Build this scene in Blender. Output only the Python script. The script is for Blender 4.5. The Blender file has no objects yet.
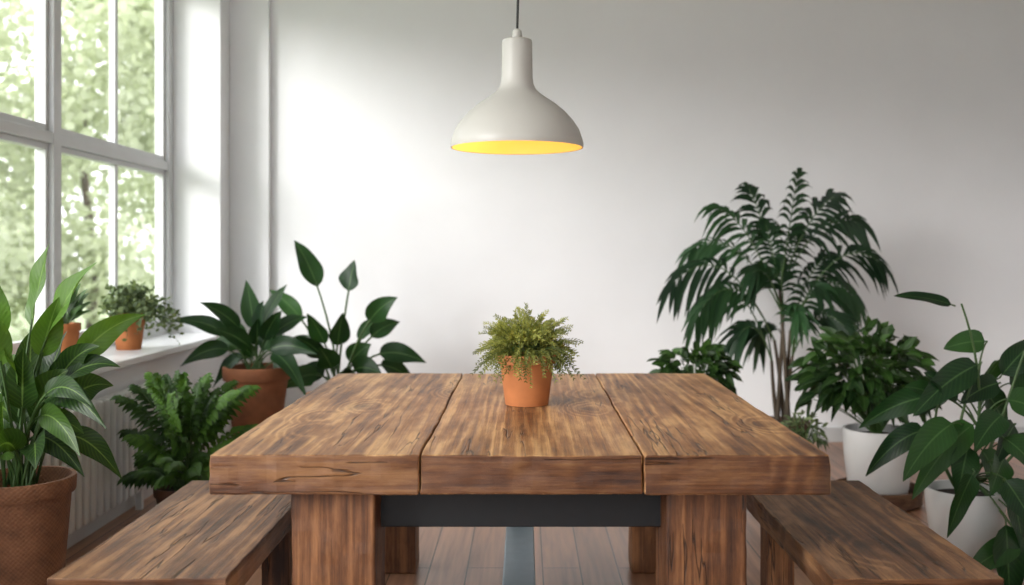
import bpy, math, random
from mathutils import Vector, Matrix, noise
random.seed(7)
R = random.random
def U(a, b): return a + (b - a) * R()
V = Vector
UP = V((0, 0, 1))
EYE = 1.25

# ------------------------------------------------------------------ materials
def new_mat(name):
    m = bpy.data.materials.new(name); m.use_nodes = True
    nt = m.node_tree; b = nt.nodes['Principled BSDF']
    return m, nt, b
def N(nt, t, **kw):
    n = nt.nodes.new(t)
    for k, v in kw.items(): setattr(n, k, v)
    return n
def ramp(nt, stops):
    r = N(nt, 'ShaderNodeValToRGB'); e = r.color_ramp.elements
    while len(e) < len(stops): e.new(0.5)
    for i, (p, c) in enumerate(stops):
        e[i].position = p; e[i].color = (c[0], c[1], c[2], 1) if not isinstance(c, (int, float)) else (c, c, c, 1)
    return r
def mix(nt, mode, fac, a, b):
    m = N(nt, 'ShaderNodeMix', data_type='RGBA', blend_type=mode)
    for sock, v in ((m.inputs[0], fac), (m.inputs[6], a), (m.inputs[7], b)):
        if isinstance(v, bpy.types.NodeSocket): nt.links.new(v, sock)
        elif isinstance(v, (int, float)): sock.default_value = v
        else: sock.default_value = (v[0], v[1], v[2], 1)
    return m.outputs[2]
def math_n(nt, op, a, b=None, c=None):
    m = N(nt, 'ShaderNodeMath', operation=op)
    for i, v in enumerate((a, b, c)):
        if v is None: continue
        if isinstance(v, bpy.types.NodeSocket): nt.links.new(v, m.inputs[i])
        else: m.inputs[i].default_value = v
    return m.outputs[0]
def noise_n(nt, vec, scale, detail=4, rough=.55, dist=0):
    n = N(nt, 'ShaderNodeTexNoise'); n.inputs['Scale'].default_value = scale
    n.inputs['Detail'].default_value = detail; n.inputs['Roughness'].default_value = rough
    n.inputs['Distortion'].default_value = dist
    if vec is not None: nt.links.new(vec, n.inputs['Vector'])
    return n.outputs['Fac']
def bump(nt, b, h, strength=.3, dist=.01):
    n = N(nt, 'ShaderNodeBump'); n.inputs['Strength'].default_value = strength
    n.inputs['Distance'].default_value = dist
    nt.links.new(h, n.inputs['Height']); nt.links.new(n.outputs[0], b.inputs['Normal'])

def simple(name, col, rough=.5, metal=0, var=.08, nscale=12, bs=.1, coat=0):
    m, nt, b = new_mat(name)
    tc = N(nt, 'ShaderNodeTexCoord')
    f = noise_n(nt, tc.outputs['Object'], nscale, 5)
    r = ramp(nt, [(.3, [c * (1 - var) for c in col]), (.7, [min(1, c * (1 + var)) for c in col])])
    nt.links.new(f, r.inputs[0]); nt.links.new(r.outputs[0], b.inputs['Base Color'])
    b.inputs['Roughness'].default_value = rough; b.inputs['Metallic'].default_value = metal
    b.inputs['Coat Weight'].default_value = coat
    if bs: bump(nt, b, f, bs, .004)
    return m

def wood(name, dark, mid, light, axis='Y', rough=.45, knots=True, endface=None, crack=True):
    m, nt, b = new_mat(name)
    tc = N(nt, 'ShaderNodeTexCoord'); oi = N(nt, 'ShaderNodeObjectInfo')
    sep = N(nt, 'ShaderNodeSeparateXYZ'); nt.links.new(tc.outputs['Object'], sep.inputs[0])
    off = math_n(nt, 'MULTIPLY', oi.outputs['Random'], 37.0)
    s = {a: sep.outputs[a] for a in 'XYZ'}
    if axis == 'Y': a, l, c = s['X'], s['Y'], s['Z']
    elif axis == 'Z': a, l, c = s['X'], s['Z'], s['Y']
    else: a, l, c = s['Y'], s['X'], s['Z']
    em = None
    if endface:
        sn = N(nt, 'ShaderNodeSeparateXYZ'); nt.links.new(tc.outputs['Normal'], sn.inputs[0])
        em = math_n(nt, 'GREATER_THAN', math_n(nt, 'ABSOLUTE', sn.outputs['Y']), .72)
        inv = math_n(nt, 'SUBTRACT', 1.0, em)
        l0 = l
        l = math_n(nt, 'ADD', math_n(nt, 'MULTIPLY', l0, inv), math_n(nt, 'MULTIPLY', a, em))
        a = math_n(nt, 'ADD', math_n(nt, 'MULTIPLY', a, inv), math_n(nt, 'MULTIPLY', l0, em))
    l = math_n(nt, 'ADD', l, off)
    def comb(sa, sl, sc):
        cb = N(nt, 'ShaderNodeCombineXYZ')
        nt.links.new(math_n(nt, 'MULTIPLY', a, sa), cb.inputs[0])
        nt.links.new(math_n(nt, 'MULTIPLY', l, sl), cb.inputs[1])
        nt.links.new(math_n(nt, 'MULTIPLY', c, sc), cb.inputs[2])
        return cb.outputs[0]
    warp = noise_n(nt, comb(2.4, .28, 2.4), 1.0, 2, .4)
    vor = N(nt, 'ShaderNodeTexVoronoi'); vor.inputs['Scale'].default_value = 1
    nt.links.new(comb(3.0, 1.7, .4), vor.inputs['Vector'])
    kn = ramp(nt, [(.0, 1.0), (.3, .0)]); nt.links.new(vor.outputs['Distance'], kn.inputs[0])
    ph = math_n(nt, 'ADD', math_n(nt, 'MULTIPLY', a, 130.0), math_n(nt, 'MULTIPLY', warp, 60.0))
    ph = math_n(nt, 'ADD', ph, math_n(nt, 'MULTIPLY', kn.outputs[0], 22.0 if knots else 0))
    ph = math_n(nt, 'ADD', ph, math_n(nt, 'MULTIPLY', noise_n(nt, comb(26, 1.0, 26), 1, 3), 7.0))
    rings = math_n(nt, 'MULTIPLY_ADD', math_n(nt, 'SINE', ph), .5, .5)
    rings = math_n(nt, 'POWER', rings, 2.0)
    fib = noise_n(nt, comb(120, 3.0, 120), 1.0, 6, .72)
    streak = noise_n(nt, comb(32, .9, 32), 1.0, 6, .7)
    big = noise_n(nt, comb(7, 2.2, 7), 1.0, 6, .68)
    t = math_n(nt, 'ADD', math_n(nt, 'MULTIPLY', rings, .10), math_n(nt, 'MULTIPLY', fib, .46))
    t = math_n(nt, 'ADD', t, math_n(nt, 'MULTIPLY', streak, .50))
    t = math_n(nt, 'ADD', t, math_n(nt, 'MULTIPLY', big, .80))
    t = math_n(nt, 'SUBTRACT', t, .28)
    r = ramp(nt, [(.45, dark), (.62, mid), (.79, light)]); nt.links.new(t, r.inputs[0])
    col = r.outputs[0]
    if knots:
        kd = math_n(nt, 'ADD', vor.outputs['Distance'], math_n(nt, 'MULTIPLY', fib, .09))
        kk = ramp(nt, [(.055, 1.0), (.085, .8), (.15, .25), (.24, 0.0)]); nt.links.new(kd, kk.inputs[0])
        col = mix(nt, 'MIX', math_n(nt, 'MULTIPLY', kk.outputs[0], .85), col, [d * .45 for d in dark])
    h = math_n(nt, 'ADD', math_n(nt, 'MULTIPLY', fib, .7), math_n(nt, 'MULTIPLY', rings, .12))
    if crack:
        cr = noise_n(nt, comb(10, .6, 10), 1.0, 4, .55)
        cd = math_n(nt, 'ABSOLUTE', math_n(nt, 'SUBTRACT', cr, .5))
        gate = noise_n(nt, comb(2.5, 1.4, 2.5), 1.3, 1)
        cd = math_n(nt, 'ADD', cd, math_n(nt, 'MULTIPLY', math_n(nt, 'GREATER_THAN', .45, gate), .05))
        ck = ramp(nt, [(0.001, 1.0), (.008, 0.0)]); nt.links.new(cd, ck.inputs[0])
        col = mix(nt, 'MIX', math_n(nt, 'MULTIPLY', ck.outputs[0], .85), col, [d * .3 for d in dark])
        h = math_n(nt, 'SUBTRACT', h, math_n(nt, 'MULTIPLY', ck.outputs[0], 1.2))
    if endface:
        col = mix(nt, 'MULTIPLY', em, col, endface)
    nt.links.new(col, b.inputs['Base Color'])
    nt.links.new(math_n(nt, 'MULTIPLY_ADD', fib, .35, rough - .15), b.inputs['Roughness'])
    bump(nt, b, h, .7, .004)
    return m

def leaf_mat(name, dark, light, rough=.38, rib=(.35, .5, .2), trans=.2, ribfac=.5):
    m, nt, b = new_mat(name)
    uv = N(nt, 'ShaderNodeUVMap'); sep = N(nt, 'ShaderNodeSeparateXYZ'); nt.links.new(uv.outputs[0], sep.inputs[0])
    at = N(nt, 'ShaderNodeAttribute', attribute_name='tone')
    tc = N(nt, 'ShaderNodeTexCoord')
    n = noise_n(nt, tc.outputs['Object'], 9, 3)
    du = math_n(nt, 'ABSOLUTE', math_n(nt, 'SUBTRACT', sep.outputs[0], .5))
    ribr = ramp(nt, [(.01, 1.0), (.04, 0.0)]); nt.links.new(du, ribr.inputs[0])
    sv = math_n(nt, 'SINE', math_n(nt, 'MULTIPLY', math_n(nt, 'SUBTRACT', sep.outputs[1], math_n(nt, 'MULTIPLY', du, .45)), 85.0))
    svr = ramp(nt, [(.0, 0.0), (1.0, .1)]); nt.links.new(sv, svr.inputs[0])
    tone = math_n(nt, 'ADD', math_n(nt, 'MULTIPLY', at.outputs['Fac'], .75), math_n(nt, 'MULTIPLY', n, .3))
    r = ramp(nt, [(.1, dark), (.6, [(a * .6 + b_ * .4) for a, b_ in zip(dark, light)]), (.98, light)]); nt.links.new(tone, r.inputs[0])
    col = mix(nt, 'MIX', svr.outputs[0], r.outputs[0], [c * 1.5 for c in light])
    col = mix(nt, 'MIX', math_n(nt, 'MULTIPLY', ribr.outputs[0], ribfac), col, rib)
    nt.links.new(col, b.inputs['Base Color']); b.inputs['Roughness'].default_value = rough
    b.inputs['Specular IOR Level'].default_value = .32
    bump(nt, b, sv, .12, .002)
    tr = N(nt, 'ShaderNodeBsdfTranslucent')
    tcl = mix(nt, 'MULTIPLY', 1.0, col, (1.5, 1.5, .6) if name != 'leaf_tree' else (1.2, 1.25, 1.0)); nt.links.new(tcl, tr.inputs[0])
    ms = N(nt, 'ShaderNodeMixShader'); ms.inputs[0].default_value = trans
    nt.links.new(b.outputs[0], ms.inputs[1]); nt.links.new(tr.outputs[0], ms.inputs[2])
    nt.links.new(ms.outputs[0], nt.nodes['Material Output'].inputs[0])
    return m

def basket_mat():
    m, nt, b = new_mat('ribbed_clay_weave')
    tc = N(nt, 'ShaderNodeTexCoord'); sep = N(nt, 'ShaderNodeSeparateXYZ'); nt.links.new(tc.outputs['Object'], sep.inputs[0])
    th = math_n(nt, 'ARCTAN2', sep.outputs['Y'], sep.outputs['X'])
    sz = math_n(nt, 'SINE', math_n(nt, 'MULTIPLY', sep.outputs['Z'], 420.0))
    st = math_n(nt, 'SINE', math_n(nt, 'MULTIPLY', th, 60.0))
    h = math_n(nt, 'MULTIPLY', sz, st)
    f = noise_n(nt, tc.outputs['Object'], 10, 5, .6)
    t = math_n(nt, 'ADD', f, math_n(nt, 'MULTIPLY', h, .06))
    r = ramp(nt, [(.25, (.085, .034, .016)), (.5, (.19, .08, .036)), (.78, (.31, .14, .066))]); nt.links.new(t, r.inputs[0])
    nt.links.new(r.outputs[0], b.inputs['Base Color']); b.inputs['Roughness'].default_value = .75
    bump(nt, b, h, .35, .004); return m

M = {}
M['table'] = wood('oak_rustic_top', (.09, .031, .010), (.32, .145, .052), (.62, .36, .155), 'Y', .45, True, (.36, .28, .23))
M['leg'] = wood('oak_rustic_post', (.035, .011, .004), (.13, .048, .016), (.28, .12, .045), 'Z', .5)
M['bench'] = wood('bench_wood', (.045, .017, .007), (.18, .079, .033), (.42, .22, .10), 'Y', .42, True, (.6, .52, .46))
M['crate'] = wood('stand_wood', (.04, .018, .009), (.10, .045, .022), (.19, .1, .05), 'X', .55, False, None, False)
M['steel'] = simple('black_steel', (.005, .006, .008), .6, .1, .2, 30, .05)
M['bluebeam'] = simple('painted_pale_steel', (.32, .40, .45), .45, .1, .06, 20, .05)
M['terra'] = simple('terracotta', (.42, .145, .045), .8, 0, .16, 9, .25)
M['terra_d'] = simple('terracotta_weathered', (.24, .088, .036), .85, 0, .3, 7, .35)
M['basket'] = basket_mat()
M['whitepot'] = simple('white_ceramic', (.70, .70, .69), .3, 0, .03, 6, .03, .3)
M['darkpot'] = simple('brown_clay', (.08, .034, .018), .7, 0, .2, 10, .2)
M['soil'] = simple('soil', (.02, .013, .008), .95, 0, .4, 60, .8)
M['frame'] = simple('window_paint', (.56, .57, .575), .45, 0, .03, 6, .03)
M['sill'] = simple('sill_paint', (.76, .77, .78), .35, 0, .03, 5, .03)
M['radiator'] = simple('radiator_enamel', (.68, .69, .69), .4, 0, .03, 5, .02)
M['lamp'] = simple('lamp_enamel', (.46, .45, .42), .42, 0, .03, 4, .02)
M['lining'] = simple('lamp_gold_lining', (.95, .66, .20), .4, 0, .05, 5, .02)
M['cord'] = simple('cord_black', (.02, .02, .02), .6, 0, .1, 30, 0)
M['trunk'] = simple('bark', (.08, .06, .04), .9, 0, .3, 8, .6)
M['stem'] = simple('green_stem', (.045, .095, .022), .5, 0, .2, 15, .05)
M['lance'] = leaf_mat('leaf_lance', (.005, .022, .006), (.10, .205, .028), .4, (.22, .36, .09), .25)
M['lance2'] = leaf_mat('leaf_dark_lance', (.004, .018, .007), (.036, .105, .024), .42, (.12, .22, .08))
M['palm'] = leaf_mat('leaf_palm', (.003, .015, .006), (.028, .082, .026), .48, (.04, .11, .04), .15, .3)
M['bush'] = leaf_mat('leaf_bush', (.004, .017, .004), (.050, .12, .02), .45, (.1, .18, .05))
M['fern'] = leaf_mat('leaf_fern', (.006, .024, .004), (.085, .19, .02), .5, (.1, .2, .05))
M['herb'] = leaf_mat('leaf_herb', (.03, .05, .007), (.36, .38, .09), .5, (.3, .3, .1), .25, .2)
M['sage'] = leaf_mat('leaf_sage', (.05, .08, .035), (.22, .29, .13), .55, (.3, .36, .2))
M['ovate'] = leaf_mat('leaf_ovate', (.004, .020, .007), (.038, .11, .024), .36, (.1, .2, .07))
M['tree'] = leaf_mat('leaf_tree', (.34, .37, .26), (.64, .67, .54), .7, (.5, .52, .4), .5, .1)

def wall_mat():
    m, nt, b = new_mat('plaster_white')
    tc = N(nt, 'ShaderNodeTexCoord')
    f = noise_n(nt, tc.outputs['Object'], 1.6, 6, .6)
    r = ramp(nt, [(.3, (.765, .77, .785)), (.7, (.80, .805, .82))]); nt.links.new(f, r.inputs[0])
    nt.links.new(r.outputs[0], b.inputs['Base Color']); b.inputs['Roughness'].default_value = .85
    g = noise_n(nt, tc.outputs['Object'], 45, 6, .65)
    bump(nt, b, g, .1, .01)
    return m
M['wall'] = wall_mat()
def floor_mat():
    m, nt, b = new_mat('floor_planks')
    tc = N(nt, 'ShaderNodeTexCoord')
    mp = N(nt, 'ShaderNodeMapping'); mp.inputs['Rotation'].default_value = (0, 0, math.pi / 2)
    nt.links.new(tc.outputs['Object'], mp.inputs[0])
    br = N(nt, 'ShaderNodeTexBrick'); br.inputs['Scale'].default_value = 1
    br.inputs['Brick Width'].default_value = 1.7; br.inputs['Row Height'].default_value = .15
    br.inputs['Mortar Size'].default_value = .003; br.offset = .37
    br.inputs['Color1'].default_value = (.50, .265, .165, 1); br.inputs['Color2'].default_value = (.36, .18, .105, 1)
    br.inputs['Mortar'].default_value = (.05, .025, .015, 1)
    nt.links.new(mp.outputs[0], br.inputs['Vector'])
    mp2 = N(nt, 'ShaderNodeMapping'); mp2.inputs['Scale'].default_value = (30, 1.6, 30)
    nt.links.new(tc.outputs['Object'], mp2.inputs[0])
    f = noise_n(nt, mp2.outputs[0], 1, 6, .6, .3)
    r = ramp(nt, [(.3, .6), (.7, 1.25)]); nt.links.new(f, r.inputs[0])
    nt.links.new(mix(nt, 'MULTIPLY', 1.0, br.outputs['Color'], r.outputs[0]), b.inputs['Base Color'])
    b.inputs['Roughness'].default_value = .28
    bump(nt, b, math_n(nt, 'SUBTRACT', math_n(nt, 'MULTIPLY', f, .3), br.outputs['Fac']), .2, .004)
    return m
M['floor'] = floor_mat()
def glass_mat():
    m, nt, b = new_mat('pane_glass')
    t = N(nt, 'ShaderNodeBsdfTransparent'); g = N(nt, 'ShaderNodeBsdfGlossy'); g.inputs['Roughness'].default_value = .03
    ms = N(nt, 'ShaderNodeMixShader'); ms.inputs[0].default_value = .05
    nt.links.new(t.outputs[0], ms.inputs[1]); nt.links.new(g.outputs[0], ms.inputs[2])
    nt.links.new(ms.outputs[0], nt.nodes['Material Output'].inputs[0]); return m
M['glass'] = glass_mat()
def emit_mat(name, col, s):
    m, nt, b = new_mat(name)
    b.inputs['Base Color'].default_value = (*col, 1)
    b.inputs['Emission Color'].default_value = (*col, 1); b.inputs['Emission Strength'].default_value = s; return m
M['bulb'] = emit_mat('bulb_glow', (1, .78, .4), 4)

# ------------------------------------------------------------------ mesh helpers
class MB:
    def __init__(s): s.v = []; s.f = []; s.uv = []; s.tone = []; s.mi = []
    def grid(s, rows, tone, mi=0, vs=None, closed=False):
        b = len(s.v); n = len(rows[0])
        for r in rows: s.v.extend([tuple(p) for p in r])
        m = len(rows)
        for i in range(m - 1):
            for j in range(n if closed else n - 1):
                j2 = (j + 1) % n
                s.f.append((b + i * n + j, b + i * n + j2, b + (i + 1) * n + j2, b + (i + 1) * n + j))
                u0 = j / (n - 1); u1 = (j + 1) / (n - 1)
                s.uv += [(u0, i / (m - 1)), (u1, i / (m - 1)), (u1, (i + 1) / (m - 1)), (u0, (i + 1) / (m - 1))]
                s.tone.append(tone); s.mi.append(mi)
    def build(s, name, mats, smooth=True):
        me = bpy.data.meshes.new(name); me.from_pydata(s.v, [], s.f)
        uvl = me.uv_layers.new(name='UVMap'); uvl.data.foreach_set('uv', [c for p in s.uv for c in p])
        at = me.attributes.new('tone', 'FLOAT', 'FACE'); at.data.foreach_set('value', s.tone)
        me.polygons.foreach_set('material_index', s.mi)
        if smooth: me.polygons.foreach_set('use_smooth', [True] * len(s.f))
        for m in mats: me.materials.append(m)
        me.update(); o = bpy.data.objects.new(name, me); bpy.context.collection.objects.link(o); return o

def bez(B, C, T, t): return B * (1 - t) ** 2 + C * (2 * t * (1 - t)) + T * t * t
def dbez(B, C, T, t): return ((C - B) * (2 * (1 - t)) + (T - C) * (2 * t)).normalized()

def tube(mb, pts, r0, r1, tone=.5, mi=1, seg=6):
    rows = []
    n = len(pts)
    for i, p in enumerate(pts):
        t = (pts[min(i + 1, n - 1)] - pts[max(i - 1, 0)]).normalized()
        a = t.cross(V((.13, 1, .07))).normalized(); b = t.cross(a)
        r = r0 + (r1 - r0) * i / (n - 1)
        rows.append([p + (a * math.cos(k * 2 * math.pi / seg) + b * math.sin(k * 2 * math.pi / seg)) * r for k in range(seg)])
    mb.grid(rows, tone, mi, closed=True)

def prof(s, kind):
    if kind == 'lance': return max(.02, math.sin(math.pi * s ** .72) ** .9 * (1 - .25 * s))
    if kind == 'ovate': return max(.02, math.sin(math.pi * s ** .62) ** .75)
    return max(.02, math.sin(math.pi * s) ** .8)

def leaf(mb, B, T, w, lift=.15, nrm=None, pet=.3, kind='lance', fold=.22, tone=None, n=10, wave=.05, pr=.004, stem=True, arch=False):
    B = V(B); T = V(T); L = (T - B).length
    if arch:
        C = V((B.x + .3 * (T.x - B.x), B.y + .3 * (T.y - B.y), B.z + .62 * (T.z - B.z) + lift * L))
    else: C = (B + T) / 2 + UP * lift * L
    if nrm is None: nrm = V((U(-.5, .5), U(-1, -.2), U(.3, 1)))
    nrm = V(nrm).normalized()
    if tone is None: tone = R()
    rows = []; ph = U(0, 6)
    for i in range(n + 1):
        s = i / n; t = pet + (1 - pet) * s
        p = bez(B, C, T, t); d = dbez(B, C, T, t)
        side = d.cross(nrm)
        if side.length < .05: side = d.cross(V((1, 0, 0)))
        side.normalize(); nn = side.cross(d)
        hw = w * .5 * prof(s, kind)
        row = []
        for u in (-1, -.5, 0, .5, 1):
            z = abs(u) * fold * hw * 1.2 + wave * hw * math.sin(s * 9 + ph + u * 2) * abs(u) * 2
            row.append(p + side * u * hw + nn * z)
        rows.append(row)
    mb.grid(rows, tone, 0)
    if stem and pet > .02:
        tube(mb, [bez(B, C, T, pet * 1.05 * k / 6) for k in range(7)], pr * 1.3, pr, .5, 1)

def blade(mb, B, T, w, nrm, tone, droop=.0):
    d = (T - B); L = d.length
    if L < 1e-5: return
    dn = d / L; side = dn.cross(nrm)
    if side.length < .05: side = dn.cross(V((1, .2, 0)))
    side.normalize(); nn = side.cross(dn)
    rows = []
    for s, k in ((0, .25), (.25, .9), (.5, 1), (.75, .7), (1, .03)):
        p = B + d * s * (1 - .25 * droop * s) - UP * droop * L * s * s
        rows.append([p - side * w * .5 * k + nn * w * .12 * k, p, p + side * w * .5 * k + nn * w * .12 * k])
    mb.grid(rows, tone, 0)

def frond(mb, B, T, lift, nl, ll, lw, nrm, start=.3, tone=None, droop=.25, rr=.004, spread=1.0):
    B = V(B); T = V(T); L = (T - B).length; C = (B + T) / 2 + UP * lift * L
    nrm = V(nrm).normalized()
    if tone is None: tone = R()
    tube(mb, [bez(B, C, T, k / 8) for k in range(9)], rr * 1.4, rr * .4, .5, 1, 5)
    for i in range(nl):
        s = (i + .5) / nl; t = start + (1 - start) * s
        p = bez(B, C, T, t); d = dbez(B, C, T, t)
        side = d.cross(nrm)
        if side.length < .1: side = d.cross(V((1, .3, 0)))
        side.normalize()
        a = (1.15 - .75 * s) * spread
        l = ll * (.55 + .6 * math.sin(math.pi * min(1, s * .85 + .12)))
        for sg in (-1, 1):
            aa = a + U(-.12, .12)
            dr = d * math.cos(aa) + side * sg * math.sin(aa) - UP * U(.0, .15)
            blade(mb, p, p + dr.normalized() * l * U(.85, 1.1), lw, nrm, min(1, max(0, tone + U(-.2, .2))), droop * U(.7, 1.2))
    blade(mb, T, T + dbez(B, C, T, 1) * ll * .8, lw, nrm, tone, droop)

def finish(o, parent=None, bev=0):
    if bev:
        m = o.modifiers.new('bevel', 'BEVEL'); m.width = bev; m.segments = 3; m.limit_method = 'ANGLE'
    if parent:
        o.parent = parent; o.matrix_parent_inverse = Matrix.Translation(-parent.location)
    return o
def empty(name, loc=(0, 0, 0)):
    e = bpy.data.objects.new(name, None); e.location = loc; e.empty_display_size = .1
    bpy.context.collection.objects.link(e); return e
import bmesh
def box(name, x0, x1, y0, y1, z0, z1, mat, parent=None, bev=0, wob=0):
    c = V(((x0 + x1) / 2, (y0 + y1) / 2, (z0 + z1) / 2)); h = V((abs(x1 - x0) / 2, abs(y1 - y0) / 2, abs(z1 - z0) / 2))
    me = bpy.data.meshes.new(name)
    bm = bmesh.new(); bmesh.ops.create_cube(bm, size=2)
    for v in bm.verts: v.co = V((v.co.x * h.x, v.co.y * h.y, v.co.z * h.z))
    if wob:
        bmesh.ops.subdivide_edges(bm, edges=bm.edges[:], cuts=21, use_grid_fill=True)
        for v in bm.verts:
            k = noise.noise_vector((v.co + c) * 4.0) * wob * .5 + noise.noise_vector((v.co + c) * 22.0) * wob * .5
            v.co += V((k.x, k.y, k.z * .3))
    bm.to_mesh(me); bm.free(); me.materials.append(mat)
    o = bpy.data.objects.new(name, me); o.location = c; bpy.context.collection.objects.link(o)
    finish(o, parent, bev)
    if wob: o.modifiers['bevel'].angle_limit = math.radians(50)
    return o
def lathe(name, prof_, loc, mats, parent=None, seg=48, mi=None):
    mb = MB(); rows = []
    for r, z in prof_:
        rows.append([V((r * math.cos(2 * math.pi * k / seg), r * math.sin(2 * math.pi * k / seg), z)) for k in range(seg)])
    mb.grid(rows, .5, 0, closed=True)
    o = mb.build(name, mats); o.location = loc
    m = o.modifiers.new('es', 'EDGE_SPLIT'); m.split_angle = math.radians(38)
    return finish(o, parent)
def pot(parent, x, y, z0, h, rt, rb, mat, rim=True, rimh=.18):
    t = max(.008, rt * .08)
    if rim:
        ri = rt * .92
        p = [(0.001, 0), (rb, 0), (rb * 1.01, h * .01), (ri, h * (1 - rimh)), (rt * .985, h * (1 - rimh)), (rt, h * (1 - rimh + .01)),
             (rt * 1.01, h * .985), (rt, h), (rt - t, h), (rt - t * 1.3, h * .97), (rt - t * 1.6, h * .86), (.001, h * .86)]
    else:
        p = [(0.001, 0), (rb * .93, 0), (rb, h * .03)] + [(rb + (rt - rb) * math.sin(s * math.pi / 2 / 6 * 1.0), h * (.03 + .96 * s / 6)) for s in range(1, 7)] + \
            [(rt, h), (rt - t, h), (rt - t * 1.2, h * .86), (.001, h * .86)]
    lathe('pot', p, (x, y, z0), [mat], parent)
    mb = MB(); rows = []
    for i in range(7):
        r = (rt - t * 1.3) * i / 6 + .0005
        rows.append([V((r * math.cos(a), r * math.sin(a), h * .88 + .012 * noise.noise(V((r * 30, a * 3, x))) * (1 - i / 6))) for a in [k * 2 * math.pi / 24 for k in range(24)]])
    mb.grid(rows, .5, 0, closed=True); o = mb.build('soil', [M['soil']]); o.location = (x, y, z0); finish(o, parent)

# ------------------------------------------------------------------ room
XL, YB, XR, ZC, YF = -1.96, 6.69, 3.9, 3.2, -2.2
XW = -2.36
box('floor', XW, XR + .1, YF, YB + .1, -.1, 0, M['floor'])
box('ceiling', XW, XR + .1, YF, YB + .1, ZC, ZC + .1, M['wall'])
box('wall_back', XL, XR + .1, YB, YB + .12, 0, ZC, M['wall'])
box('wall_right', XR, XR + .1, YF, YB, 0, ZC, M['wall'])
box('rear_light_block', .9, XR, YF - .1, YF, 0, ZC, M['wall'])  # unseen partial wall behind the camera, added to dim light on the right
WY0, WY1, WZ0, WZ1 = .2, 6.43, .72, 3.05
wl = empty('wall_left', (XL, 3, 0))
box('apron', XW, XL, YF, YB + .12, 0, WZ0, M['wall'], wl)
box('header', XW, XL, YF, YB + .12, WZ1, ZC, M['wall'], wl)
box('pier_far', XW, XL, WY1, YB + .12, WZ0, WZ1, M['wall'], wl)
box('pier_near', XW, XL, YF, WY0, WZ0, WZ1, M['wall'], wl)
box('trim_1', XL, -1.70, YB - .05, YB, 0, ZC, M['wall'], bev=.004)
box('baseboard_back', -1.70, XR, YB - .02, YB, 0, .1, M['frame'], bev=.004)
box('baseboard_left', XL, XL + .018, YF, YB - .06, 0, .1, M['frame'], bev=.004)
box('window_sill', -2.29, -1.90, WY0 + .002, WY1 + .12, .715, .75, M['sill'], bev=.006)

w = empty('window_1', (-2.3, 3.3, .75))
fx0, fx1 = -2.35, -2.28
posts = [6.39, 4.84, 3.29, 1.74, .24]
box('frame_bottom', fx0, fx1, WY0, WY1, .75, .82, M['frame'], w, .005)
box('frame_top', fx0, fx1, WY0, WY1, 2.98, WZ1, M['frame'], w, .005)
for i, y in enumerate(posts):
    box('post_%d' % (i + 1), fx0, fx1 + .02, y - .04, y + .04, .82, 2.98, M['frame'], w, .005)
for i in range(4):
    a, b_ = posts[i + 1] + .04, posts[i] - .04
    box('transom_%d' % i, fx0, fx1 + .015, a, b_, 1.785, 1.84, M['frame'], w, .005)
    mid = (a + b_) / 2
    for j, (z0, z1) in enumerate(((.82, 1.785), (1.84, 2.98))):
        box('sash_l_%d%d' % (i, j), fx0 + .01, fx1 - .005, a, a + .03, z0, z1, M['frame'], w, .004)
        box('sash_r_%d%d' % (i, j), fx0 + .01, fx1 - .005, b_ - .03, b_, z0, z1, M['frame'], w, .004)
        box('sash_b_%d%d' % (i, j), fx0 + .01, fx1 - .005, a + .03, b_ - .03, z0, z0 + .035, M['frame'], w, .004)
        box('sash_t_%d%d' % (i, j), fx0 + .01, fx1 - .005, a + .03, b_ - .03, z1 - .03, z1, M['frame'], w, .004)
        box('muntin_%d%d' % (i, j), fx0 + .02, fx1 - .012, mid - .018, mid + .018, z0 + .03, z1 - .03, M['frame'], w, .004)
    box('pane_%d' % i, -2.322, -2.319, a, b_, .82, 2.98, M['glass'], w)

rad = empty('radiator', (-1.9, 4.2, .1))
y = 3.05
while y < 5.15:
    box('column', -1.925, -1.86, y, y + .042, .1, .61, M['radiator'], rad, .014)
    y += .07
box('back_plate', -1.93, -1.91, 3.06, 5.14, .11, .60, M['radiator'], rad, .006)
for yy in (3.3, 4.9):
    box('foot', -1.91, -1.88, yy, yy + .03, 0, .12, M['radiator'], rad)
    box('bracket', -1.96, -1.9, yy, yy + .03, .5, .53, M['radiator'], rad)

# ------------------------------------------------------------------ table
T = empty('dining_table', (0, 3.37, 0))
ty0, ty1 = 2.5, 4.23
for i, (a, b_) in enumerate(((-.789, -.2645), (-.2605, .2945), (.2985, .762))):
    box('plank_%d' % (i + 1), a, b_, ty0 + (.0, .006, -.002)[i], ty1, .65, .75 - (0, .002, 0)[i], M['table'], T, .008, .008)
for i, (xa, xb, ya, yb) in enumerate(((-.608, -.39, 2.6, 2.8), (.367, .578, 2.6, 2.8), (-.58, -.43, 3.92, 4.07), (.42, .57, 3.92, 4.07))):
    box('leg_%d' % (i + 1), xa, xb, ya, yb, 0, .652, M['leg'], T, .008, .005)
box('steel_apron_front', -.40, .37, 2.70, 2.76, .515, .655, M['steel'], T, .004)
box('steel_apron_back', -.44, .43, 3.98, 4.04, .56, .655, M['steel'], T, .004)
box('steel_rail_left', -.53, -.47, 2.78, 3.95, .56, .655, M['steel'], T, .004)
box('steel_rail_right', .44, .50, 2.78, 3.95, .56, .655, M['steel'], T, .004)
box('stretcher_beam', -.073, .034, 2.72, 4.0, .10, .20, M['bluebeam'], T, .006)
box('stretcher_front', -.40, .37, 2.66, 2.72, .10, .20, M['steel'], T, .004)
box('stretcher_back', -.44, .43, 4.0, 4.05, .2, .25, M['steel'], T, .004)
box('beam_hanger', -.05, .01, 3.96, 4.02, .2, .56, M['steel'], T, .003)

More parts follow.
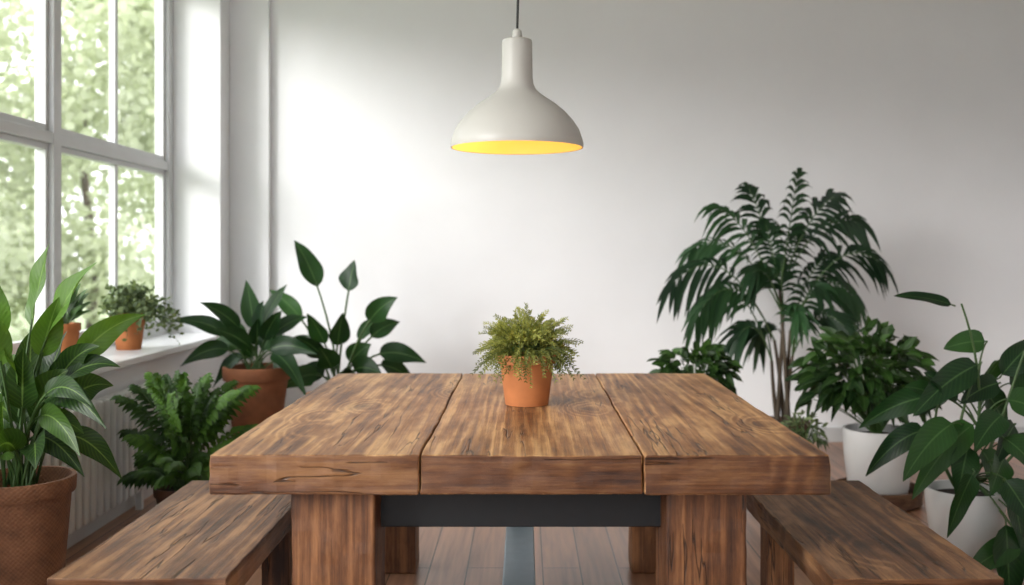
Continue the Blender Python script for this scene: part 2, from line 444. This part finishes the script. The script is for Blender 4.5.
for nm, a, b_, ia in (('wooden_bench', -1.18, -.74, 1), ('wooden_bench.001', .76, 1.185, 2)):
    Bn = empty(nm, ((a + b_) / 2, 3, 0))
    mid = a + (b_ - a) * .5
    box('seat', a, b_, 2.47, 3.55, .38, .45, M['bench'], Bn, .007, .008)
    for k, (yy) in enumerate((2.62, 3.3)):
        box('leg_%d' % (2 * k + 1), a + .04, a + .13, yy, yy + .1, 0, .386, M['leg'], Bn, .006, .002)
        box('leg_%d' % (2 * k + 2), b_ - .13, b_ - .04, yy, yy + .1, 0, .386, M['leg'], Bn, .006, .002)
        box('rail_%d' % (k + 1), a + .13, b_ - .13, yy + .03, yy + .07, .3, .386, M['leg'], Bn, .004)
    box('long_rail', mid - .02, mid + .02, 2.7, 3.33, .31, .384, M['leg'], Bn, .004)

# ------------------------------------------------------------------ pendant lamp
lx, ly = -.026, 3.29
PL = empty('pendant_lamp', (lx, ly, 1.6)); k = ly / 1000; z0 = 1.602
out = [(66, 0), (66.5, 3), (65.5, 8), (62, 18), (56, 27), (48, 36), (39, 43.5), (30, 49.5), (23, 54.5), (18.5, 59), (16.4, 64), (15.6, 70), (15.4, 80), (15.2, 105), (14.6, 107.5), (13, 108.4), (5.5, 109), (5, 113), (4.4, 117), (2.2, 119), (.1, 119)]
lathe('shade', [(r * k, z * k) for r, z in out], (lx, ly, z0), [M['lamp']], PL, 96)
inn = [(66, 0), (64.8, .2), (64, 8), (60.5, 17.5), (54.5, 26), (46.5, 35), (37, 42), (28, 48), (14, 52), (.1, 53)]
lathe('shade_lining', [(r * k, z * k) for r, z in inn], (lx, ly, z0), [M['lining']], PL, 96)
lathe('bulb', [(.001, .03), (.018, .034), (.03, .05), (.034, .07), (.028, .095), (.016, .12), (.015, .17), (.001, .17)], (lx, ly, z0 + .02), [M['bulb']], PL, 24)
mb = MB(); tube(mb, [V((lx + .004 * math.sin(i), ly, z0 + .385 + (ZC - z0 - .385) * i / 10)) for i in range(11)], .0042, .0042, mi=0, seg=8)
finish(mb.build('cord', [M['cord']]), PL)
lathe('ceiling_canopy', [(.001, -.03), (.03, -.03), (.05, -.01), (.05, 0), (.001, 0)], (lx, ly, ZC), [M['lamp']], PL)
li = bpy.data.lights.new('bulb_light', 'POINT'); li.energy = .85; li.color = (1, .76, .44); li.shadow_soft_size = .03
lo = bpy.data.objects.new('bulb_light', li); lo.location = (lx - .08, ly, z0 + .05); bpy.context.collection.objects.link(lo); finish(lo, PL)

# ------------------------------------------------------------------ plants
def planter(name, root_x, root_y, z=0): return empty(name, (root_x, root_y, z))
def unit(Y):
    def q(px, py, dy=0): return V(((px - 525) * Y / 1000, Y + dy, EYE - (py - 255) * Y / 1000))
    return q, Y / 1000

# potted herb on the table
HX, HY = .006, 3.36
P = planter('potted_herb', HX, HY, .75)
pot(P, HX, HY, .75, .168, .098, .072, M['terra'])
mb = MB(); c0 = V((HX, HY, .90))
for i in range(430):
    a = U(0, 2 * math.pi); e = math.asin(U(-.1, 1))
    d = V((math.cos(a) * math.cos(e), math.sin(a) * math.cos(e), math.sin(e)))
    L = U(.045, .125)
    b0 = c0 + V((d.x * .055, d.y * .055, .02 + .02 * d.z))
    tp = b0 + V((d.x * L, d.y * L, d.z * L * .98)) + V((U(-.02, .02), U(-.02, .02), U(-.015, .03)))
    if d.z < .4: tp.z -= U(0, .085)
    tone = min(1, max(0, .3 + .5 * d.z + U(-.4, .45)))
    m_ = (b0 + tp) / 2 + UP * .04
    tube(mb, [bez(b0, m_, tp, t / 3) for t in range(4)], .001, .0006, .5, 1, 3)
    for j in range(12):
        t = .2 + .8 * j / 11; p = bez(b0, m_, tp, t)
        sd = dbez(b0, m_, tp, t).cross(V((U(-.3, .3), -1, U(-.3, .6)))).normalized()
        for sg in (-1, 1):
            dd = (dbez(b0, m_, tp, t) * .9 + sd * sg * U(.5, .9) + V((U(-1, 1), U(-1, 1), U(-.4, 1))) * .2).normalized()
            blade(mb, p, p + dd * U(.010, .022) * (1.2 - .6 * t), .0034, V((U(-1, 1), -1, U(0, 1))), min(1, max(0, tone + U(-.2, .4) * t)))
finish(mb.build('foliage', [M['herb'], M['stem']]), P)

# left foreground
Y = 3.25; q, s = unit(Y); r0 = q(20, 478)
P = planter('potted_peace_lily', r0.x, Y)
pot(P, r0.x, Y, 0, r0.z + .005, .168, .115, M['basket'], True, .10)
mb = MB(); rt = q(20, 486)
specs = [(50, 243, 26, .0, .6), (114, 262, 27, .12, .52), (2, 262, 24, .0, .6), (125, 318, 24, .25, .5), (72, 296, 24, .05, .6), (106, 345, 22, .28, .5),
         (-8, 300, 28, .05, .55), (128, 420, 24, .75, .45), (24, 296, 24, .0, .6), (110, 486, 22, 1.15, .5), (66, 456, 26, .8, .45), (94, 392, 26, .45, .5),
         (-34, 330, 28, .1, .5), (44, 345, 28, .0, .5), (20, 372, 26, .05, .45), (76, 368, 26, .2, .5), (124, 366, 20, .45, .5), (54, 415, 28, .45, .4),
         (-20, 400, 28, .3, .5), (8, 425, 28, .3, .4), (90, 474, 22, 1.0, .5), (-18, 360, 28, .1, .5), (60, 332, 24, .05, .55), (30, 440, 26, .5, .4),
         (108, 444, 22, .85, .5), (2, 335, 26, .05, .55), (72, 404, 26, .45, .4), (38, 392, 28, .2, .35), (84, 434, 24, .7, .4),
         (-30, 440, 28, .6, .4), (0, 452, 26, .8, .4), (30, 318, 24, 0, .55), (122, 396, 20, .6, .5), (90, 350, 22, .2, .5)]
for (x, y_, wd, lf, pt) in specs:
    dy = U(-.26, .2)
    b = rt + V((U(-.05, .05), U(-.05, .05), 0)); tp = q(x, y_, dy)
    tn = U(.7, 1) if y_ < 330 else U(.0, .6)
    leaf(mb, b, tp, wd * s * 1.3, lf, V((U(-.9, .9), -1, U(.1, .9))), pt, 'lance', .25, tn, 14, .12, .004, arch=True)
finish(mb.build('foliage', [M['lance'], M['stem']]), P)

# fern by the radiator
Y = 4.45; q, s = unit(Y); r0 = q(182, 490)
P = planter('potted_fern', r0.x, Y)
pot(P, r0.x, Y, 0, .225, .12, .085, M['darkpot'])
mb = MB(); c = V((r0.x, Y, .2))
for i in range(70):
    a = U(0, 2 * math.pi); rr = U(.16, .34); h = U(.10, .50) - .2 * (rr - .18)
    if i < 20: rr = U(.05, .2); h = U(.42, .53)
    tp = c + V((math.cos(a) * rr, math.sin(a) * rr * .9, h))
    if tp.x < -1.80: tp.x = -1.80 + U(0, .05)
    frond(mb, c + V((U(-.03, .03), U(-.03, .03), 0)), tp, .32, 12, .062, .026, V((U(-.6, .6), -.8, 1)), .35, U(.0, .95), .45, .0022)
finish(mb.build('foliage', [M['fern'], M['stem']]), P)

# broad-leaf plant near the corner
Y = 5.6; q, s = unit(Y); r0 = q(257, 366)
P = planter('potted_spathiphyllum', r0.x, Y)
pot(P, r0.x, Y, .22, r0.z - .22, .185, .125, M['terra_d'])
for i, (dx, dy) in enumerate(((-.12, -.12), (.09, -.12), (-.12, .09), (.09, .09))):
    box('stand_leg_%d' % i, r0.x + dx, r0.x + dx + .03, Y + dy, Y + dy + .03, 0, .2, M['crate'], P, .003)
box('stand_top', r0.x - .16, r0.x + .16, Y - .16, Y + .16, .195, .22, M['crate'], P, .004)
mb = MB(); rt = q(257, 372)
for (x, y_, wd, lf, pt) in [(247, 280, 22, 0, .4), (178, 320, 18, .3, .4), (216, 300, 20, .1, .5), (283, 285, 20, .02, .45), (304, 318, 20, .2, .45), (188, 364, 20, .6, .4),
                            (322, 352, 22, .4, .4), (228, 326, 22, .1, .4), (268, 300, 22, .02, .5), (316, 392, 22, .8, .4), (205, 345, 22, .35, .4), (296, 345, 22, .3, .4), (275, 330, 22, .1, .4), (240, 345, 20, .2, .35), (300, 375, 22, .6, .4), (214, 388, 18, 1.0, .45),
                            (260, 318, 20, .05, .4), (286, 310, 20, .1, .4), (210, 322, 20, .2, .4)]:
    tp = q(x, y_, U(-.3, .2)); leaf(mb, rt + V((U(-.05, .05), U(-.05, .05), 0)), tp, wd * s, lf, V((U(-.8, .8), -1, U(.1, .8))), pt, 'lance', .22, U(.0, .9), 12, .08, arch=True)
finish(mb.build('foliage', [M['lance2'], M['stem']]), P)

# bird of paradise behind the table
Y = 5.95; q, s = unit(Y); r0 = q(338, 395)
P = planter('potted_bird_of_paradise', r0.x, Y)
pot(P, r0.x, Y, 0, .43, .19, .13, M['terra'])
mb = MB(); rt = V((r0.x, Y, .4))
for (x, y_, wd, lf, pt) in [(288, 240, 24, .08, .60), (355, 260, 24, -.03, .74), (402, 296, 22, .18, .60), (425, 364, 22, .5, .55), (268, 290, 18, .12, .6), (288, 385, 22, .5, .5),
                            (394, 325, 20, .22, .6), (312, 312, 20, .05, .55), (345, 312, 22, 0, .55), (410, 388, 20, .6, .6), (278, 345, 20, .3, .55), (370, 345, 24, .15, .5), (325, 345, 24, .05, .5), (350, 365, 26, .1, .4), (300, 372, 22, .4, .45), (385, 372, 24, .5, .5), (372, 318, 18, .05, .6), (300, 335, 20, .15, .5)]:
    dy = U(-.3, .3); tp = q(x, y_, dy)
    leaf(mb, rt + V((U(-.05, .05), U(-.05, .05), 0)), tp, wd * s * 1.1, lf, V((U(-.7, .7), -1, U(.0, .6))), pt, 'lance', .2, U(.05, .9), 14, .07, .006, arch=True)
finish(mb.build('foliage', [M['lance2'], M['stem']]), P)

# sill pots
P = planter('potted_trailing_herb', -2.1, 5.3, .75)
pot(P, -2.1, 5.3, .75, .195, .09, .062, M['terra'])
mb = MB(); c = V((-2.1, 5.3, .93))
for i in range(210):
    a = U(0, 2 * math.pi); rr = U(.03, .28); h = U(-.02, .17) - .1 * rr
    tp = c + V((math.cos(a) * min(rr, .1) if math.cos(a) < 0 else math.cos(a) * rr, math.sin(a) * rr, h))
    if rr > .17: tp.z -= U(.02, .12)
    m_ = (c + tp) / 2 + UP * .09
    tube(mb, [bez(c, m_, tp, t / 4) for t in range(5)], .0015, .001, .5, 1, 3)
    for j in range(8):
        t = .3 + .7 * j / 7; p = bez(c, m_, tp, t)
        dd = V((U(-1, 1), U(-1, 1), U(-.5, 1))).normalized(); blade(mb, p, p + dd * U(.02, .035), .017, V((U(-1, 1), -1, U(0, 1))), R())
finish(mb.build('foliage', [M['sage'], M['stem']]), P)
P = planter('potted_houseplant', -2.1, 4.54, .75)
pot(P, -2.1, 4.54, .75, .19, .078, .055, M['terra'])
mb = MB(); c = V((-2.1, 4.54, .91))
for i in range(30):
    a = U(-1.6, 1.6); rr = U(.04, .15)
    leaf(mb, c, c + V((math.cos(a) * rr * .9, math.sin(a) * rr, U(.06, .22))), .035, .2, None, .4, 'ovate', .2, U(.3, 1), 6, .05, .0015)
finish(mb.build('foliage', [M['bush'], M['stem']]), P)

# palm
Y = 6.1; q, s = unit(Y); r0 = q(782, 440)
P = planter('potted_palm', r0.x, Y)
pot(P, r0.x, Y, 0, .24, .17, .12, M['darkpot'])
mb = MB()
stems = []
for (x, y_) in ((774, 340), (783, 315), (790, 330), (780, 290), (770, 360), (792, 355)):
    b = V((r0.x + U(-.06, .06), Y + U(-.06, .06), .18)); t = q(x, y_, U(-.06, .06)); c = (b + t) / 2 + V((U(-.03, .03), 0, 0))
    tube(mb, [bez(b, c, t, i / 8) for i in range(9)], .015, .009, .4, 2, 8); stems.append(t)
fr = [(789, 178, .0, 3), (752, 188, .2, 3), (712, 208, .35, 1), (856, 222, .5, 3), (870, 262, .65, 2), (668, 284, .7, 0), (690, 316, .85, 0), (735, 335, .9, 4), (858, 298, .75, 2),
      (698, 248, .55, 1), (826, 198, .3, 3), (838, 330, .9, 5), (764, 225, .15, 3), (800, 230, .15, 3), (715, 296, .7, 4), (832, 256, .4, 2), (744, 272, .5, 1), (806, 285, .5, 5), (765, 335, .9, 4), (780, 262, .1, 1), (790, 310, .6, 5)]
for (x, y_, lf, si) in fr:
    dy = U(-.25, .15); tp = q(x, y_, dy)
    frond(mb, stems[si % 6], tp, lf, 10, .22, .034, V((U(-.7, .7), -1, U(.3, 1.2))), .38, U(.0, .9), .72, .0045, .85)
finish(mb.build('foliage', [M['palm'], M['stem'], M['trunk']]), P)

def bush(P, c, rad, cnt, ll, lw, mat, zmin=.02, kind='ovate', xmin=-99):
    mb = MB()
    for i in range(cnt):
        a = U(0, 2 * math.pi); e = math.asin(U(-.45, 1)); k = U(.45, .95)
        d = V((math.cos(a) * math.cos(e), math.sin(a) * math.cos(e), math.sin(e)))
        p = c['mid'] + V((d.x * rad[0], d.y * rad[1], d.z * rad[2])) * k
        if i % 4 == 0: tube(mb, [bez(c['root'], (c['root'] + p) / 2 + UP * .05, p, t / 5) for t in range(6)], .0035, .002, .4, 1, 5)
        dd = (d + V((U(-.8, .8), U(-.8, .8), U(-.8, .3)))).normalized()
        L = ll * U(.7, 1.15); tp = p + dd * L - UP * .25 * L
        tp.z = max(tp.z, zmin)
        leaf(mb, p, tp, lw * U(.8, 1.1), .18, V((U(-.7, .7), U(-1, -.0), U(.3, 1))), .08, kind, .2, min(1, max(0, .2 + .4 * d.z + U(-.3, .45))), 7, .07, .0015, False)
    finish(mb.build('foliage', [mat, M['stem']]), P)

Y = 5.05; q, s = unit(Y); r0 = q(878, 430)
P = planter('potted_shrub', r0.x, Y)
lathe('wooden_saucer', [(.001, 0), (.19, 0), (.21, .012), (.215, .085), (.205, .087), (.195, .03), (.001, .03)], (r0.x, Y, 0), [M['crate']], P)
pot(P, r0.x, Y, .03, .345, .172, .14, M['whitepot'], False)
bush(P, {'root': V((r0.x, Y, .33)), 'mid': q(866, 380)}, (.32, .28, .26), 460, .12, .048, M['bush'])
Y = 5.3; q, s = unit(Y); r0 = q(694, 400)
P = planter('potted_pothos', r0.x, Y)
pot(P, r0.x, Y, 0, .36, .14, .10, M['whitepot'], False)
bush(P, {'root': V((r0.x, Y, .32)), 'mid': q(696, 374)}, (.21, .15, .16), 230, .09, .04, M['bush'])
Y = 5.25; q, s = unit(Y); r0 = q(803, 440)
P = planter('potted_sage', r0.x, Y)
pot(P, r0.x, Y, 0, .2, .09, .07, M['terra'])
bush(P, {'root': V((r0.x, Y, .17)), 'mid': q(803, 432)}, (.12, .11, .10), 150, .06, .018, M['sage'], kind='lance')

# large ovate-leaf plant, right foreground
Y = 4.1; q, s = unit(Y); r0 = q(965, 488)
P = planter('potted_rubber_plant', r0.x, Y)
pot(P, r0.x, Y, 0, r0.z, .155, .115, M['whitepot'], False)
mb = MB()
main = [[(965, 486), (985, 430), (978, 360), (955, 303)], [(968, 486), (1000, 440), (1004, 380), (1030, 320)], [(960, 486), (950, 440), (958, 400), (975, 360)],
        [(972, 486), (1005, 470), (1030, 430), (1050, 380)], [(955, 486), (935, 455), (925, 420), (935, 395)]]
for pl in main:
    pts = [q(*p, -.02 * i) for i, p in enumerate(pl)]; fine = []
    for t in range(13):
        u = t / 12
        fine.append(pts[0] * (1 - u) ** 3 + pts[1] * 3 * u * (1 - u) ** 2 + pts[2] * 3 * u * u * (1 - u) + pts[3] * u ** 3)
    tube(mb, fine, .008, .004, .5, 1, 8)
L_ = [(955, 306, 893, 296, 13, .1), (990, 342, 948, 350, 22, .12), (1000, 378, 1040, 338, 24, .1), (975, 362, 903, 412, 27, .15), (948, 398, 866, 432, 24, .2), (945, 418, 884, 470, 28, .2),
      (970, 420, 900, 492, 26, .2), (1000, 398, 1045, 420, 28, .2), (985, 430, 1018, 478, 26, .2), (950, 460, 920, 520, 22, .15), (980, 470, 990, 548, 30, .1), (1000, 490, 1040, 560, 30, .2),
      (998, 382, 955, 402, 22, .15), (985, 520, 925, 548, 22, .1), (970, 500, 968, 585, 32, .08), (1010, 440, 1050, 480, 28, .2), (985, 390, 1012, 432, 26, .2), (1005, 360, 985, 395, 18, .1),
      (930, 430, 868, 478, 22, .25), (960, 440, 940, 490, 24, .1), (1010, 500, 1005, 580, 28, .1), (1020, 400, 1070, 380, 26, .2), (955, 400, 915, 370, 20, .1), (975, 445, 1000, 505, 28, .15), (935, 395, 900, 385, 18, .1), (1000, 540, 1040, 600, 28, .1),
      (990, 410, 950, 440, 24, .15), (1005, 420, 975, 455, 24, .15), (990, 450, 960, 480, 24, .15), (1010, 470, 1030, 510, 26, .15), (1000, 520, 985, 590, 28, .1), (965, 460, 985, 500, 24, .1), (1015, 385, 1040, 400, 22, .1), (955, 385, 925, 420, 20, .1)]
for i, (x0, y0, x1, y1, wd, lf) in enumerate(L_):
    dy = U(-.3, .1) if y0 > 400 else U(-.12, .12)
    if y0 > 455: dy = U(-.42, -.24)
    b = q(x0, y0, dy * (.85 if y0 > 455 else .5)); tp = q(x1, y1, dy)
    near = q(978 if y0 < 440 else 970, min(480, y0 + 30), 0)
    if i > 0: tube(mb, [bez(near, (near + b) / 2 + UP * .05, b, t / 6) for t in range(7)], .004, .003, .5, 1, 6)
    leaf(mb, b, tp, wd * s * 1.12, lf, V((U(-.8, .8), -1, U(.1, 1.0))), .06, 'ovate', .2, U(.0, .9), 14, .06, .003)
finish(mb.build('foliage', [M['ovate'], M['stem']]), P)

# ------------------------------------------------------------------ outdoors
box('ground_lawn', -60, XW - .02, -20, 70, -.9, -.8, simple('lawn', (.30, .36, .2), .9, 0, .3, 2, .2))
def tree(name, x, y, h, rad, cnt):
    P = empty(name, (x, y, -.8)); mb = MB()
    tube(mb, [V((x + .1 * math.sin(i), y, -.8 + i * h * .12)) for i in range(7)], .12, .05, .5, 1, 8)
    blobs = [(V((x + U(-.75, .75) * rad, y + U(-.75, .75) * rad, U(.02, .98) * h)), U(.3, .5) * rad) for _ in range(30)]
    for i in range(cnt):
        c, r = random.choice(blobs); d = V((random.gauss(0, 1), random.gauss(0, 1), random.gauss(0, 1))).normalized()
        p = c + d * r * U(.5, 1.1); t = V((U(-1, 1), U(-1, 1), U(-1, .5))).normalized() * U(.12, .22)
        blade(mb, p, p + t, .14, d, min(1, max(0, .5 + .35 * d.z + U(-.25, .25))))
    finish(mb.build('canopy', [M['tree'], M['trunk']]), P)
tree('garden_tree', -9.0, 12, 5.0, 2.1, 8000)
tree('garden_tree.001', -8.3, 19, 7.5, 2.5, 9000)
tree('garden_tree.002', -14.5, 15, 6.5, 2.8, 8000)
tree('garden_tree.003', -14, 24, 9.5, 3.2, 9000)
tree('garden_tree.004', -9.5, 28, 9.5, 3.2, 8000)

# ------------------------------------------------------------------ light
sc = bpy.context.scene
wd = bpy.data.worlds.new('sky'); sc.world = wd; wd.use_nodes = True
bg = wd.node_tree.nodes['Background']; bg.inputs[0].default_value = (.96, .98, 1.0, 1); bg.inputs[1].default_value = 2.15
d = V((1, .8, -.42)).normalized()
sl = bpy.data.lights.new('sun', 'SUN'); sl.energy = 3.5; sl.angle = math.radians(27); sl.color = (1, .98, .95)
so = bpy.data.objects.new('sun', sl); so.rotation_euler = d.to_track_quat('-Z', 'Y').to_euler(); so.location = (-8, -4, 5); bpy.context.collection.objects.link(so)

# ------------------------------------------------------------------ camera
cam = bpy.data.cameras.new('camera'); co = bpy.data.objects.new('camera', cam); bpy.context.collection.objects.link(co)
co.location = (0, 0, EYE); co.rotation_euler = (math.pi / 2, 0, 0)
cam.sensor_width = 36; cam.lens = 36 * 1000 / 1024
cam.shift_x = -13 / 1024; cam.shift_y = -37.5 / 1024
cam.dof.use_dof = True; cam.dof.focus_distance = 3.1; cam.dof.aperture_fstop = 2.2
sc.camera = co
sc.view_settings.view_transform = 'Standard'
sc.view_settings.exposure = .55
